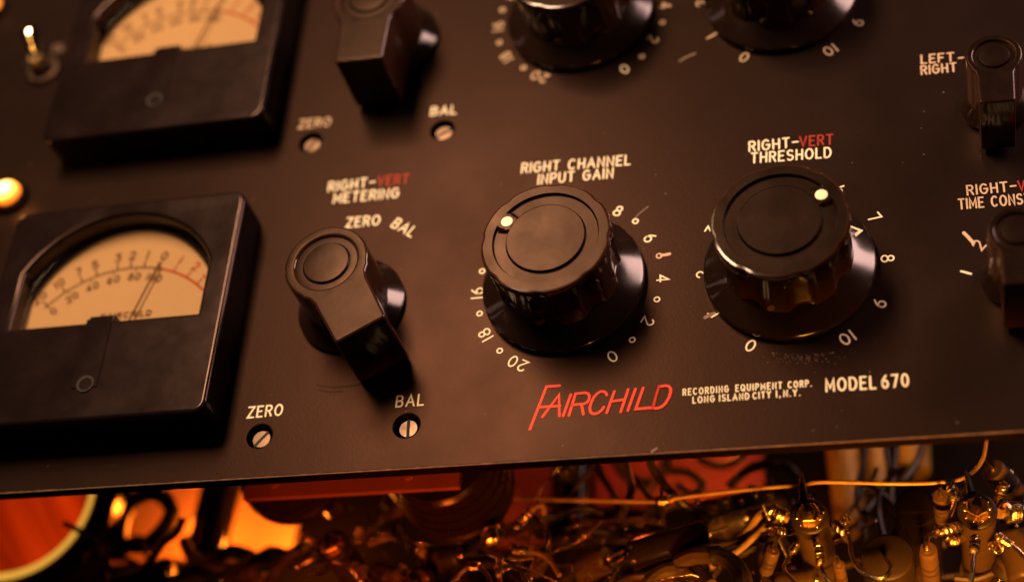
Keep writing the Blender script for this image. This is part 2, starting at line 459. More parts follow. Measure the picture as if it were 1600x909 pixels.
G = {
 'A': (.78, [[(0, 0), (.39, 1), (.78, 0)], [(.13, .34), (.65, .34)]]),
 'B': (.62, [[(0, .5), (0, 1), (.36, 1)] + arc(.36, .76, .22, .24, 90, -90) + [(.36, .52), (0, .52)], [(0, .52), (0, 0), (.36, 0)] + arc(.36, .26, .26, .26, -90, 90)]),
 'C': (.72, [arc(.37, .5, .37, .5, 48, 312, 20)]),
 'D': (.68, [[(0, 0), (0, 1), (.26, 1)] + arc(.26, .5, .42, .5, 90, -90, 16) + [(0, 0)]]),
 'E': (.56, [[(.56, 1), (0, 1), (0, 0), (.56, 0)], [(0, .52), (.46, .52)]]),
 'F': (.56, [[(.56, 1), (0, 1), (0, 0)], [(0, .52), (.46, .52)]]),
 'G': (.76, [arc(.38, .5, .38, .5, 48, 360, 22) + [(.42, .5)]]),
 'H': (.64, [[(0, 0), (0, 1)], [(.64, 0), (.64, 1)], [(0, .5), (.64, .5)]]),
 'I': (.0, [[(0, 0), (0, 1)]]),
 'L': (.52, [[(0, 1), (0, 0), (.52, 0)]]),
 'M': (.80, [[(0, 0), (0, 1), (.40, .25), (.80, 1), (.80, 0)]]),
 'N': (.66, [[(0, 0), (0, 1), (.66, 0), (.66, 1)]]),
 'O': (.78, [arc(.39, .5, .39, .5, 0, 360, 26)[:-1] + ['c']]),
 'P': (.60, [[(0, 0), (0, 1), (.34, 1)] + arc(.34, .74, .26, .26, 90, -90) + [(0, .48)]]),
 'Q': (.78, [arc(.39, .5, .39, .5, 0, 360, 26)[:-1] + ['c'], [(.48, .26), (.76, -.04)]]),
 'R': (.62, [[(0, 0), (0, 1), (.34, 1)] + arc(.34, .75, .26, .25, 90, -90) + [(0, .5)], [(.32, .5), (.62, 0)]]),
 'S': (.62, [arc(.31, .75, .29, .25, 35, 270, 14) + arc(.31, .25, .31, .25, 90, -145, 14)[1:]]),
 'T': (.66, [[(0, 1), (.66, 1)], [(.33, 1), (.33, 0)]]),
 'U': (.64, [[(0, 1), (0, .32)] + arc(.32, .32, .32, .32, 180, 360, 14) + [(.64, 1)]]),
 'V': (.74, [[(0, 1), (.37, 0), (.74, 1)]]),
 'Y': (.70, [[(0, 1), (.35, .5), (.70, 1)], [(.35, .5), (.35, 0)]]),
 'Z': (.64, [[(0, 1), (.64, 1), (0, 0), (.64, 0)]]),
 '-': (.56, [[(0, .5), (.56, .5)]]),
 '.': (.04, [[(0, .02), (.04, .02)]]),
 ',': (.06, [[(.06, .06), (0, -.12)]]),
 ' ': (.34, []),
 '0': (.62, [arc(.31, .5, .31, .5, 0, 360, 24)[:-1] + ['c']]),
 '1': (.0, [[(0, 0), (0, 1)]]),
 '2': (.58, [arc(.29, .72, .28, .28, 165, -35, 14) + [(0, 0), (.58, 0)]]),
 '3': (.58, [[(.02, 1), (.54, 1), (.26, .60)] + arc(.27, .30, .30, .30, 90, -150, 14)]),
 '4': (.62, [[(.46, 0), (.46, 1), (0, .28), (.62, .28)]]),
 '5': (.58, [[(.52, 1), (.08, 1), (.03, .55)] + arc(.27, .32, .31, .32, 125, -150, 16)]),
 '6': (.60, [[(.42, 1)] + arc(.62, .35, .60, .60, 115, 180, 8)[1:] + arc(.30, .30, .28, .30, 180, 540, 20)]),
 '7': (.56, [[(0, 1), (.56, 1), (.18, 0)]]),
 '8': (.60, [arc(.30, .75, .24, .24, 0, 360, 18)[:-1] + ['c'], arc(.30, .26, .30, .26, 0, 360, 20)[:-1] + ['c']]),
 '9': (.60, [[(.18, 0)] + arc(-.02, .65, .60, .60, -65, 0, 8)[1:] + arc(.30, .70, .28, .30, 0, 360, 20)]),
}

def width(txt, gap):
    return sum(G[c][0] for c in txt) + gap * (len(txt) - 1)

def write(mb, txt, org, h, hw, ang=0.0, fit=None, gap=.40, z=.004, centre=False, wid=1.0):
    """Pen strokes of txt along direction ang from the baseline point org; fit stretches it to a length."""
    w = width(txt, gap) * h * wid
    k = wid if not fit else fit / (width(txt, gap) * h)
    if fit: w = fit
    ca, sa = math.cos(ang), math.sin(ang)
    x = -w / 2 if centre else 0.0
    y0 = -h / 2 if centre else 0.0
    q = 0
    for c in txt:
        gw, strokes = G[c]
        for st in strokes:
            closed = st[-1] == 'c'
            pts = [p for p in st if p != 'c']
            P = []
            for px, py in pts:
                lx, ly = x + px * h * k, y0 + py * h
                P.append((org[0] + lx * ca - ly * sa, org[1] + lx * sa + ly * ca))
            mb.ribbon(P, hw, z + .0004 * (q % 5), closed); q += 1
        x += (gw + gap) * h * k
    return mb

# ================================================================== FRONT PANEL
panel = thing('front_panel', 'large dark brown-black enamelled equipment panel covered in cream lettering', 'control panel')
YB = -2.035
screws = {'BAL_low': at(635, 664.5), 'ZERO_low': at(405, 681), 'ZERO_up': at(485, 222), 'BAL_up': at(691, 203)}
T = 0.155
curve_mesh('faceplate', [[(-11.5, YB), (7.2, YB), (7.2, 7.4), (-11.5, 7.4)]] + [circle(p.x, p.y, .135, 40) for p in screws.values()],
           T / 2, .020, 3, M['panel'], panel, -T / 2)

def text_part(name, rows, m_, hw=.0094, gap=.40):
    mb = flat(MB())
    for txt, a, b, h in rows:                       # baseline start and end on the panel
        dv = b - a
        write(mb, txt, (a.x, a.y), h, hw, math.atan2(dv.y, dv.x), fit=dv.length, gap=gap)
    return mb.build(name, m_, panel, smooth=False)

H1 = .128
text_part('channel_heading', [('RIGHT CHANNEL', at(815, 270.5), at(984, 257.5), H1), ('INPUT GAIN', at(841, 288), at(957, 278), H1)], M['ink'])
text_part('threshold_heading', [('RIGHT-', at(1171, 237), at(1247, 229.5), H1), ('THRESHOLD', at(1174, 255), at(1298, 246), H1)], M['ink'])
text_part('threshold_red_word', [('VERT', at(1250, 229.5), at(1301, 225.5), H1)], M['dark_red_ink'])
text_part('metering_heading', [('RIGHT-', at(513, 299.5), at(585, 291.5), H1), ('METERING', at(521, 317.5), at(622, 308.5), H1)], M['ink'])
text_part('metering_red_word', [('VERT', at(590, 290.5), at(637, 286.5), H1)], M['dark_red_ink'])
text_part('zero_position_mark', [('ZERO', at(541, 355.5), at(592, 351), .125)], M['ink'])
text_part('balance_position_mark', [('BAL', at(611, 354), at(642, 370.5), .125)], M['ink'])
text_part('zero_mark', [('ZERO', at(387, 652.5), at(440, 648), .125)], M['ink'])
text_part('balance_mark', [('BAL', at(619, 635.5), at(661, 632.5), .125)], M['ink'])
text_part('zero_mark', [('ZERO', at(467, 201), at(515, 196.5), .12)], M['ink_worn_dim'])
text_part('balance_mark', [('BAL', at(673, 181), at(712, 178), .12)], M['ink'])
text_part('maker_line', [('RECORDING', at(1067.5, 617.5), at(1138, 612.2), .068), ('EQUIPMENT', at(1150, 611.3), at(1221.5, 606.7), .068), ('CORP.', at(1232, 606), at(1267.5, 603.5), .068),
                         ('LONG', at(1083, 629.8), at(1116, 627.4), .068), ('ISLAND', at(1124.5, 626.6), at(1170, 623.6), .068), ('CITY', at(1177, 623), at(1204, 621), .068),
                         ('I,', at(1213.5, 620.3), at(1219, 620), .068), ('N.Y.', at(1225, 619.5), at(1250, 618), .068)], M['ink'], .0060, .58)
text_part('model_line', [('MODEL', at(1291.5, 611.2), at(1368, 606.6), .132), ('670', at(1379, 606), at(1419.5, 603), .132)], M['ink'], .0100, .46)
text_part('switch_heading', [('LEFT', at(1440, 100), at(1490, 96), .115), ('RIGHT', at(1440, 117), at(1494, 112), .115), ('-', at(1499, 98), at(1506, 97), .115)], M['ink_worn_dim'])
text_part('time_heading', [('RIGHT-', at(1512, 305), at(1588, 298), .115), ('TIME CONSTANT', at(1499, 327), at(1650, 314.5), .12)], M['ink_worn_dim'])
text_part('time_red_word', [('VERT', at(1592, 298), at(1640, 294), .115)], M['dark_red_ink'])
text_part('switch_mark', [('S', at(80, 82), at(98, 80), .11)], M['scuff'])  # darker tone puts the dim light at this corner into the letter

# maker's slanted red signature, drawn stroke by stroke
sig = [[(372, 212), (270, 219), (140, 552)], [(213, 380), (374, 369)], [(238, 456), (368, 283), (370, 448)], [(460, 282), (400, 448)],
       [(445, 446), (497, 275), (572, 268), (594, 274), (605, 292), (602, 322), (588, 342), (564, 354), (470, 364)], [(543, 358), (558, 436)],
       [(740, 286), (735, 270), (718, 259), (692, 259), (664, 276), (640, 303), (619, 345), (608, 385), (612, 415), (628, 431), (650, 433), (676, 424), (700, 404), (717, 380)],
       [(800, 258), (740, 425)], [(908, 243), (850, 418)], [(775, 337), (882, 322)], [(965, 240), (905, 408)], [(1025, 232), (967, 397), (1080, 386)],
       [(1150, 222), (1098, 391), (1140, 390), (1170, 378), (1200, 352), (1225, 310), (1240, 265), (1238, 235), (1222, 218), (1195, 214), (1150, 222), (1098, 391)]]
mb = flat(MB())
for i, st in enumerate(sig):
    mb.ribbon([tuple(at(800 + x / 4.994, 560 + y / 4.994)[:2]) for x, y in st], .0135, .0036 + .0005 * i)
mb.build('maker_signature', M['red_ink'], panel, smooth=False)

# dials: numerals read outward, small rings between
def numeral(txt, c, a, m_, h=.122, hw=.0088):
    write(flat_mb := flat(MB()), txt, (0, 0), h, hw, a - math.pi / 2, centre=True)
    return flat_mb.build('dial_numeral', m_, panel, smooth=False, loc=(c[0], c[1], 0))
def ring(c, m_, r_=.028):
    mb = flat(MB()); mb.ribbon(arc(0, 0, r_, r_, 0, 360, 16)[:-1], .0085, .0045, True)
    mb.build('dial_ring', m_, panel, smooth=False, loc=(c[0], c[1], 0))

DC = {'gain': Vector((-.045, .015, 0)), 'thr': Vector((2.285, -.035, 0)), 'gain_up': Vector((-.03, 3.79, 0)), 'thr_up': Vector((2.29, 3.70, 0))}
GAIN_PX = {0: (957, 557), 1: (988, 531), 2: (1012.5, 502), 3: (1026.5, 468), 4: (1036, 435), 6: (1015.5, 372), 7: (993, 346), 8: (966, 330),
           20: (809, 568), 19: (781, 548), 18: (758.5, 523), 17: (749.5, 490), 16: (746, 458), 15: (753.5, 424)}
for k, (u, v) in GAIN_PX.items():
    p = at(u, v); a = R_(-60 + 15 * k)
    if k % 2: ring(p, M['ink'])
    else: numeral(str(k), p, a, M['ink'])
ring(at(1030, 400), M['ink_worn_dim'])
c = DC['gain_up']
for k in range(21):
    px = {20: (843.5, 120.5), 0: (976, 108.5), 19: (818, 106.5), 1: (1003, 89)}.get(k)
    a = R_(-60 + 15 * k); p = at(*px) if px else c + Vector((math.cos(a), math.sin(a), 0))
    if p.y > 4.3: continue
    if k % 2: ring(p, M['ink_worn_dim'])
    else: numeral(str(k), p, a, M['ink_worn_dim'] if k else M['ink'])
THR_PX = {0: (1173, 540), 1: (1120, 491), 2: (1098, 429), 3: (1112, 360.5), 6: (1312, 297), 7: (1366.5, 340), 8: (1387, 404), 9: (1374.5, 474), 10: (1323.5, 528)}
for k, (u, v) in THR_PX.items():
    numeral(str(k), at(u, v), R_(-120 - 30 * k), M['ink'])
for k, (u, v) in {0: (1163, 90), 10: (1297, 79), 9: (1340, 36), 1: (1112, 57), 2: (1097, 6)}.items():
    numeral(str(k), at(u, v), R_(-120 - 30 * k), M['ink_worn_dim'])
mb = flat(MB()); mb.ribbon([tuple(at(1502, 424)[:2]), tuple(at(1517, 428)[:2])], .011, .004); mb.build('dial_numeral', M['ink'], panel, False)
numeral('2', at(1529, 383), R_(140), M['ink_worn_dim'])

# bright strip shaped as the light caught along the lower edge
rnd = random.Random(5)
mb = MB(); mb.tube([(-7.5 + .05 * k, YB + .004, -.004) for k in range(270)], lambda i: .0065 + .004 * rnd.random() ** 3, 6)
mb.build('edge_highlight', M['edge'], panel)
# wear that has a shape of its own
def scuff(pts, hw, m_, z=.003, name='scuff'):
    mb = flat(MB())
    P = [at(*q) for q in pts]
    mb.ribbon([(p.x, p.y) for p in P], hw, z); mb.build(name, m_, panel, False)
scuff([(1506, 364), (1513, 371), (1521, 380)], .018, M['ink_worn_dim'])
scuff([(1062, 96), (1072, 90), (1086, 84)], .012, M['scuff'])
scuff([(1108, 59), (1114, 56), (1120, 52)], .013, M['ink_worn_dim'])
scuff([(1102, 496), (1110, 492), (1116, 490)], .020, M['scuff'])
scuff([(1106, 490), (1113, 493)], .010, M['ink_worn_dim'])
scuff([(1034, 399), (1041, 398), (1046, 397)], .018, M['ink_worn_dim'])
scuff([(987, 346), (1000, 333), (1013, 323)], .006, M['scuff'])
scuff([(495, 601), (520, 605), (548, 603), (572, 597)], .010, M['stain'])
scuff([(499, 608), (515, 612), (535, 611)], .010, M['stain'])
scuff([(1337, 211), (1344, 207)], .009, M['stain'])
scuff([(1018, 706), (1026, 700)], .010, M['scuff'])
rnd = random.Random(3)
mb = flat(MB())
for i in range(90):
    u = rnd.gauss(1262, 34); v = 553 + abs(rnd.gauss(0, 9)) - .0016 * (u - 1255) ** 2
    p = at(u, v); q = rnd.uniform(.003, .009)
    mb.add([(p.x + q * math.cos(a), p.y + q * math.sin(a) * rnd.uniform(.6, 1.2), .003) for a in [k * 1.047 for k in range(6)]], [tuple(range(6))])
mb.build('dust_deposit', M['dust'], panel, False)

mb = flat(MB())
for i in range(70):
    u = rnd.uniform(40, 1590); v = rnd.uniform(150, 760 - .0656 * u)
    p = at(u, v); q = rnd.uniform(.003, .0075)
    mb.add([(p.x + q * math.cos(a) * rnd.uniform(.6, 1.3), p.y + q * math.sin(a), .0028) for a in [k * 1.047 for k in range(6)]], [tuple(range(6))])
mb.build('dust_deposit', M['scuff'], panel, False)

# ================================================================== ROUND FLUTED KNOBS
HK = .87
def make_knob(label, loc, dot_angle, pointer, flute=0.0):
    t = thing('control_knob', label, 'knob', loc, 0, 'round fluted control knobs')
    n = 240
    # skirt: sloping ring with a rolled rim
    sk = MB().lathe([(.50, .03), (.850, .03), (.862, .04), (.862, .080), (.858, .094), (.846, .104), (.820, .121), (.72, .188), (.60, .262), (.54, .29), (.50, .29)], 120)
    sk.build('skirt', M['bakelite'], t)
    # body: twelve scooped flutes below an even top lip
    def mod(th, z):
        u = ((th - flute) * 8 / (2 * math.pi)) % 1.0 - .5
        lip = .024 * max(0, math.cos(2 * math.pi * u)) ** 3 if z > .2 else 0
        w = .27
        if z > .58: w *= math.sqrt(max(0, 1 - ((z - .58) / .20) ** 2))
        g = math.sqrt(max(0, 1 - (u / w) ** 2)) if w > .004 else 0
        return 1 - max(lip, .088 * g * min(1, max(0, (z - .215) / .05)))
    prof = [(.655, .215), (.652, .24), (.650, .27), (.650, .30), (.652, .45), (.656, .58), (.659, .62), (.661, .66), (.664, .69), (.666, .715), (.668, .735), (.669, .75), (.670, .762), (.671, .770), (.672, .777), (.674, .79), (.676, .83), (.673, .853), (.662, .868), (.645, .872)]
    body = MB().lathe(prof, n, mod=mod, caps=(True, False))
    # top face: flat rim, C-shaped sunk channel closed off by the boss that holds the dot
    rad = [.645, .63, .60, .565, .554, .550, .545, .540, .535, .530, .52, .46, .43, .422, .417, .412, .407, .402, .398, .39, .38, .30, .15, .02]
    rr = .475; bx, by = rr * math.cos(dot_angle), rr * math.sin(dot_angle)
    rings = []
    for i, q in enumerate(rad):
        row = []
        for j in range(n):
            th = 2 * math.pi * j / n
            x, y = q * math.cos(th), q * math.sin(th)
            qq = q * (mod(th, .872) if i == 0 else 1)
            if i == 0: x, y = qq * math.cos(th), qq * math.sin(th)
            ch = min(max((.55 - q) / .015, 0), 1) * min(max((q - .402) / .015, 0), 1)
            db = math.hypot(x - bx, y - by)
            ch *= min(max((db - .105) / .02, 0), 1)
            row.append(Vector((x, y, .872 - .034 * ch - (.004 if q < .40 else 0))))
        rings.append(row)
    top = MB().grid(rings, True, (False, True))
    body.build('fluted_body', M['bakelite_body'], t, ang=24)
    tf = top.build('top_face', M['bakelite_top'], t, ang=30)
    wn = tf.modifiers.new('weighted_normals', 'WEIGHTED_NORMAL'); wn.keep_sharp = True; wn.weight = 100
    MB().lathe([(.062, .868), (.060, .8775), (.05, .879), (.02, .8795)], 28, (bx, by, 0)).build('indicator_dot', M['dot'], t)
    MB().lathe([(.050, -.02), (.048, .012), (.03, .016)], 20).xf(Matrix.Translation((.645 * math.cos(R_(-104)), .645 * math.sin(R_(-104)), .30)) @ Matrix.Rotation(R_(90), 4, 'X') @ Matrix.Rotation(R_(14), 4, 'Y')).build('set_screw', M['dust'], t)
    if pointer is not None:
        a = pointer
        mb = flat(MB())
        def P(r_, off):
            zz = .128 + (.820 - r_) * .62 + .004
            return (r_ * math.cos(a) - off * math.sin(a), r_ * math.sin(a) + off * math.cos(a), zz)
        mb.add([P(.815, 0), P(.70, .085), P(.70, .048), P(.765, 0), P(.70, -.048), P(.70, -.085)], [(0, 1, 2, 3), (0, 3, 4, 5)])
        mb.build('pointer_mark', M['dot'], t, False)
    return t

def knob_dot(c, u, v):
    p = at(u, v, HK) - c
    return math.atan2(p.y, p.x)
make_knob('round fluted gain knob below the channel heading, ivory dot at upper left', DC['gain'], knob_dot(DC['gain'], 793, 347), None, R_(-27))
make_knob('round fluted threshold knob with pale arrowhead on its skirt and ivory dot at upper right', DC['thr'], knob_dot(DC['thr'], 1281, 306), R_(22), R_(-10))
make_knob('blurred round fluted knob at the top edge, straight above the gain knob', DC['gain_up'], R_(120), None)
make_knob('blurred round fluted knob at the top edge, straight above the threshold knob', DC['thr_up'], R_(60), R_(40))

# ================================================================== POINTER KNOBS
def handle_outline(rh, L, hw0, hw1, n=40):
    """Round head at the origin, bar running to -y with concave shoulders."""
    yj = -math.sqrt(max(rh * rh - (hw0 + .09) ** 2, .001))
    pts = []
    a1 = math.atan2(yj, hw0 + .09)
    for i in range(n + 1):
        a = a1 + (math.pi - 2 * a1) * i / n
        pts.append((rh * math.cos(a), rh * math.sin(a)))
    x0, y0 = pts[-1]
    left = [(x0 * .965, y0 - .045), (-hw0 - .028, y0 - .10), (-hw0, y0 - .19), (-hw1, -L + .03), (-hw1 + .03, -L)]
    right = [(-x, y) for x, y in reversed(left)]
    return pts + left + right

def make_pointer(label, loc, rz, group='bar pointer knobs'):
    t = thing('pointer_knob', label, 'knob', loc, rz, group)
    MB().lathe([(.30, .02), (.585, .02), (.595, .035), (.595, .06), (.57, .08), (.42, .22), (.40, .24), (.25, .25)], 96).build('skirt', M['bakelite'], t)
    ol = handle_outline(.455, 1.0, .30, .285)
    hz0, hz1 = .07, HK
    curve_mesh('handle', [ol, circle(0, 0, .335, 64)], (hz1 - hz0) / 2, .030, 4, M['bakelite_top'], t, (hz1 + hz0) / 2, side=M['bakelite_body'])
    MB().lathe([(.338, .50), (.338, .832), (.330, .838), (.262, .838), (.252, .846), (.246, .858), (.238, .864), (.10, .866), (.02, .866)], 72).build('cap_insert', M['bakelite_top'], t).modifiers.new('weighted_normals', 'WEIGHTED_NORMAL').keep_sharp = True
    MB().lathe([(.045, -.01), (.045, .01), (.02, .014)], 20).xf(Matrix.Translation((.425, .13, .42)) @ Matrix.Rotation(R_(90), 4, 'Y')).build('set_screw', M['steel'], t)
    return t
pk = make_pointer('black bar pointer knob slanting down to the right beside the big lower meter', (-2.375, -.035, 0), R_(29))
dup(pk, 'blurred black bar pointer knob pointing straight down at the top edge between meter and dial', (-2.345, 3.72, 0), R_(-1))
dup(pk, 'small black pointer knob at the right edge beside the left and right lettering', at(1553, 86, .82).to_2d().to_3d(), R_(-2), scale=(.60, .60, .95))
dup(pk, 'small black pointer knob at the right edge under the time constant heading', at(1590, 359, .82).to_2d().to_3d(), R_(-2), scale=(.60, .60, .95))

# ================================================================== PANEL METERS
def make_meter(label, loc):
    t = thing('panel_meter', label, 'meter', loc, 0, 'square needle meters')
    HW, Z = 1.42, .50
    wx, y0, y1, yt = 1.12, -.185, .53, 1.235
    # window: flat sill with a notch tab, short upright sides, arched top
    rad = (wx * wx + (yt - y1) ** 2) / (2 * (yt - y1)); cy = yt - rad
    a0 = math.atan2(y1 - cy, wx)
    top = [(rad * math.cos(a), cy + rad * math.sin(a)) for a in [a0 + (math.pi - 2 * a0) * i / 36 for i in range(37)]]
    win = [(-wx, y0), (-.17, y0), (-.17, y0 + .085), (.13, y0 + .085), (.13, y0), (wx, y0)] + top
    curve_mesh('case', [rrect(-HW, -HW, HW, HW, .15), win], Z / 2, .05, 4, M['case'], t, Z / 2)
    mb = MB(); mb.box((-.17, -1.02, Z - .01), (.13, y0 + .02, Z + .014))
    mb.build('case_rib', M['case'], t)
    MB().lathe([(.10, Z - .05), (.10, Z + .0165), (.02, Z + .0165)], 32, (-.01, -.98, 0)).build('recess_shade', M['slot'], t)  # black disc in place of the shade inside the screw recess
    MB().lathe([(.075, Z), (.075, Z + .018), (.02, Z + .0185)], 28, (-.005, -.985, 0)).build('screw_head', M['case'], t)
    dz = .21
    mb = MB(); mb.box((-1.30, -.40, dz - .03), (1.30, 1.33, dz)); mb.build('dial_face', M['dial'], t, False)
    # dark inner mask whose opening is the arc of the dial
    mr = 1.225; my = -.28
    mh = [(mr * math.cos(a), my + mr * 1.20 * math.sin(a)) for a in [R_(8) + (math.pi - R_(16)) * i / 40 for i in range(41)]]
    curve_mesh('dial_mask', [[(-1.32, -.42), (1.32, -.42), (1.32, 1.37), (-1.32, 1.37)], [(x, max(y, -.32)) for x, y in mh] + [(-1.19, -.36), (1.19, -.36)]], .014, .002, 1, M['case'], t, dz + .035)
    # scale
    pv = (.04, -.56); z = dz + .004
    def pol(r_, deg): return (pv[0] + r_ * math.cos(R_(deg)), pv[1] + r_ * math.sin(R_(deg)) * .98)
    rs = 1.285
    ink, red = flat(MB()), flat(MB())
    ink.ribbon([pol(rs, 140 - i * 2.12) for i in range(32)], .008, z)
    red.ribbon([pol(rs, 74 - i * 2.0) for i in range(16)], .015, z)
    marks = [(138, '20'), (127, '10'), (117, '7'), (109, '5'), (98, '3'), (91, '2'), (83.5, '1'), (75, '0')]
    for deg, s_ in marks:
        ink.ribbon([pol(rs, deg), pol(rs + .085, deg)], .009, z + .001)
        write(ink, s_, pol(rs + .17, deg), .10, .011, R_(deg - 90), z=z, centre=True)
    for deg, s_ in [(66, '1'), (57, '2'), (49, '3')]:
        red.ribbon([pol(rs, deg), pol(rs + .085, deg)], .009, z + .001)
        write(red, s_, pol(rs + .17, deg), .10, .011, R_(deg - 90), z=z, centre=True)
    for k, s_ in enumerate(('0', '20', '40', '60', '80', '100')):
        deg = 138 - k * 12.7
        ink.ribbon([pol(rs, deg), pol(rs - .055, deg)], .008, z + .001)
        write(ink, s_, pol(rs - .13, deg), .085, .010, R_(deg - 90), z=z, centre=True)
    for k in range(26):
        deg = 138 - k * 2.54
        ink.ribbon([pol(rs, deg), pol(rs - .032, deg)], .005, z + .0015)
    write(ink, 'FAIRCHILD', (-.20, .03), .065, .009, 0, fit=.60, z=z, gap=.5)
    ink.build('scale_print', M['dial_ink'], t, False)
    red.build('red_scale_print', M['dial_red'], t, False)
    mb = MB(); mb.tube([(*pol(.30, 74), dz + .06), (*pol(1.33, 74), dz + .06)], .011, 8); mb.build('needle', M['dial_ink'], t)
    mb = MB(); mb.box((-1.27, -.36, .36), (1.27, 1.30, .372)); mb.build('glass_pane', M['glass'], t, False)
    return t
mt = make_meter('big square black meter with lit amber dial at the lower left', (-5.05, -.085, 0))
dup(mt, 'blurred square black meter with lit amber dial at the top edge, beside the toggle switch', (-5.03, 3.80, 0))

# ================================================================== ADJUSTMENT SCREWS
def make_screw(label, p, rz):
    t = thing('adjustment_screw', label, 'screw', (p.x, p.y, 0), rz, 'slotted adjustment screws in panel holes')
    mb = MB()
    mb.lathe([(.02, -.155), (.100, -.155), (.100, -.075), (.094, -.066), (.02, -.064)], 36); mb.build('slotted_shaft', M['steel'], t)
    mb = MB(); mb.box((-.016, -.105, -.09), (.016, .105, -.0615)); mb.build('slot', M['slot'], t, False)
    MB().lathe([(.02, -.30), (.24, -.30), (.24, -.16), (.02, -.16)], 32).build('collar', M['slot'], t)  # added disc that blocks chassis light coming through the hole
    return t
make_screw('slotted metal screw sunk in the hole under the sharp lower BAL mark', screws['BAL_low'], R_(3))
make_screw('slotted metal screw sunk in the hole under the lower ZERO mark, beside the big meter', screws['ZERO_low'], R_(-40))
make_screw('blurred slotted screw sunk in the hole under the upper ZERO mark', screws['ZERO_up'], R_(-30))
make_screw('blurred slotted screw sunk in the hole under the upper BAL mark', screws['BAL_up'], R_(-62))

# ================================================================== TOGGLE SWITCH AND PILOT LAMPS
tp = at(70, 112)
t = thing('toggle_switch', 'blurred chrome toggle switch with ball-tipped lever beside the upper meter', 'switch', tp)
MB().lathe([(.10, 0), (.23, 0), (.23, .04), (.21, .06), (.10, .06)], 40).build('washer', M['steel'], t)
MB().lathe([(.08, .05), (.145, .05), (.145, .15), (.135, .16), (.08, .16)], 6).build('nut', M['steel'], t)
MB().lathe([(.05, .10), (.095, .10), (.095, .26), (.085, .28), (.03, .28)], 24).build('bushing', M['brass'], t)
d = at(47, 52, .50) - tp - Vector((0, 0, .2))
lev = MB(); lev.tube([Vector((0, 0, .2)) + d * k for k in (0, .25, .5, .75, .92, 1.04, 1.18, 1.24)], lambda i: (.055, .064, .082, .104, .124, .132, .10, .045)[i], 20)
lev.build('lever', M['chrome'], t)

def pilot(label, p, m_, rr):
    t = thing('pilot_lamp', label, 'lamp', p, 0, 'small pilot lamps on the panel')
    MB().lathe([(.06, 0), (rr + .07, 0), (rr + .07, .05), (rr + .02, .09), (rr, .09)], 36, caps=(True, False)).build('bezel', M['case'], t)
    MB().lathe([(rr, .05), (rr, .10)] + [(rr * math.cos(R_(a)), .10 + rr * .85 * math.sin(R_(a))) for a in range(10, 90, 10)] + [(.004, .10 + rr * .85)], 32).build('lens', m_, t)
    return t
pilot('glowing yellow-white pilot lamp at the left edge, above the lower meter', at(18, 310), M['lamp_lens'], .17)
point('pilot_glow', at(17, 309) + Vector((.0, -.02, .42)), .016, (1.0, .42, .08), .1)
pilot('dim orange pilot lamp cut by the top left corner', at(-6, 16), M['lamp_orange'], .12)

# ================================================================== INSIDE: CHASSIS AND WIRING BELOW THE PANEL
mb = MB(); mb.box((-16, -9, -5.9), (10, 6, -5.65))
tag(mb.build('chassis_plate', M['chassis'], None, False), kind='structure')
ch = bpy.data.objects['chassis_plate']; stand(ch, (0, 0, 0))

def spline(P, n=8):
    P = [Vector(p) for p in P]
    if len(P) < 3: return P
    Q = [P[0] * 2 - P[1]] + P + [P[-1] * 2 - P[-2]]
    out = []
    for i in range(1, len(Q) - 2):
        for k in range(n):
            t = k / n; a, b, c_, d = Q[i - 1], Q[i], Q[i + 1], Q[i + 2]
            out.append(.5 * ((2 * b) + (c_ - a) * t + (2 * a - 5 * b + 4 * c_ - d) * t * t + (3 * b - a - 3 * c_ + d) * t ** 3))
    return out + [P[-1]]

def helix(mb, p, q, R, r_, turns):
    p, q = Vector(p), Vector(q); t = (q - p).normalized()
    a = t.orthogonal().normalized(); b = t.cross(a); n = turns * 10
    mb.tube([p + (q - p) * (i / n) + (a * math.cos(2 * math.pi * i / 10) + b * math.sin(2 * math.pi * i / 10)) * R for i in range(n + 1)], r_, 6)

def wire(label, px, r_, m_, name='hookup_wire', cat='wire', coil=None, kind_parts=()):
    """px: (u, v, z) knots of one wire; coil: (start, end) fractions where its bare end is wound and soldered."""
    P = [at(*q) for q in px]; o0 = P[0]
    pts = [p - o0 for p in spline(P)]
    t = thing(name, label, cat, o0)
    mb = MB(); mb.tube(pts, r_, 9); mb.build('strand', m_, t)
    if coil:
        for (a, b) in coil:
            i, j = int(a * (len(pts) - 1)), int(b * (len(pts) - 1))
            i, j = min(i, j - 1), j
            cb = MB(); helix(cb, pts[i], pts[j], r_ * 1.5, r_ * .75, 5)
            cb.build('wound_joint', M['solder'], t)
    return t

at_panel = at
def at(u, v, z): return at_panel(u, v, z - .6)
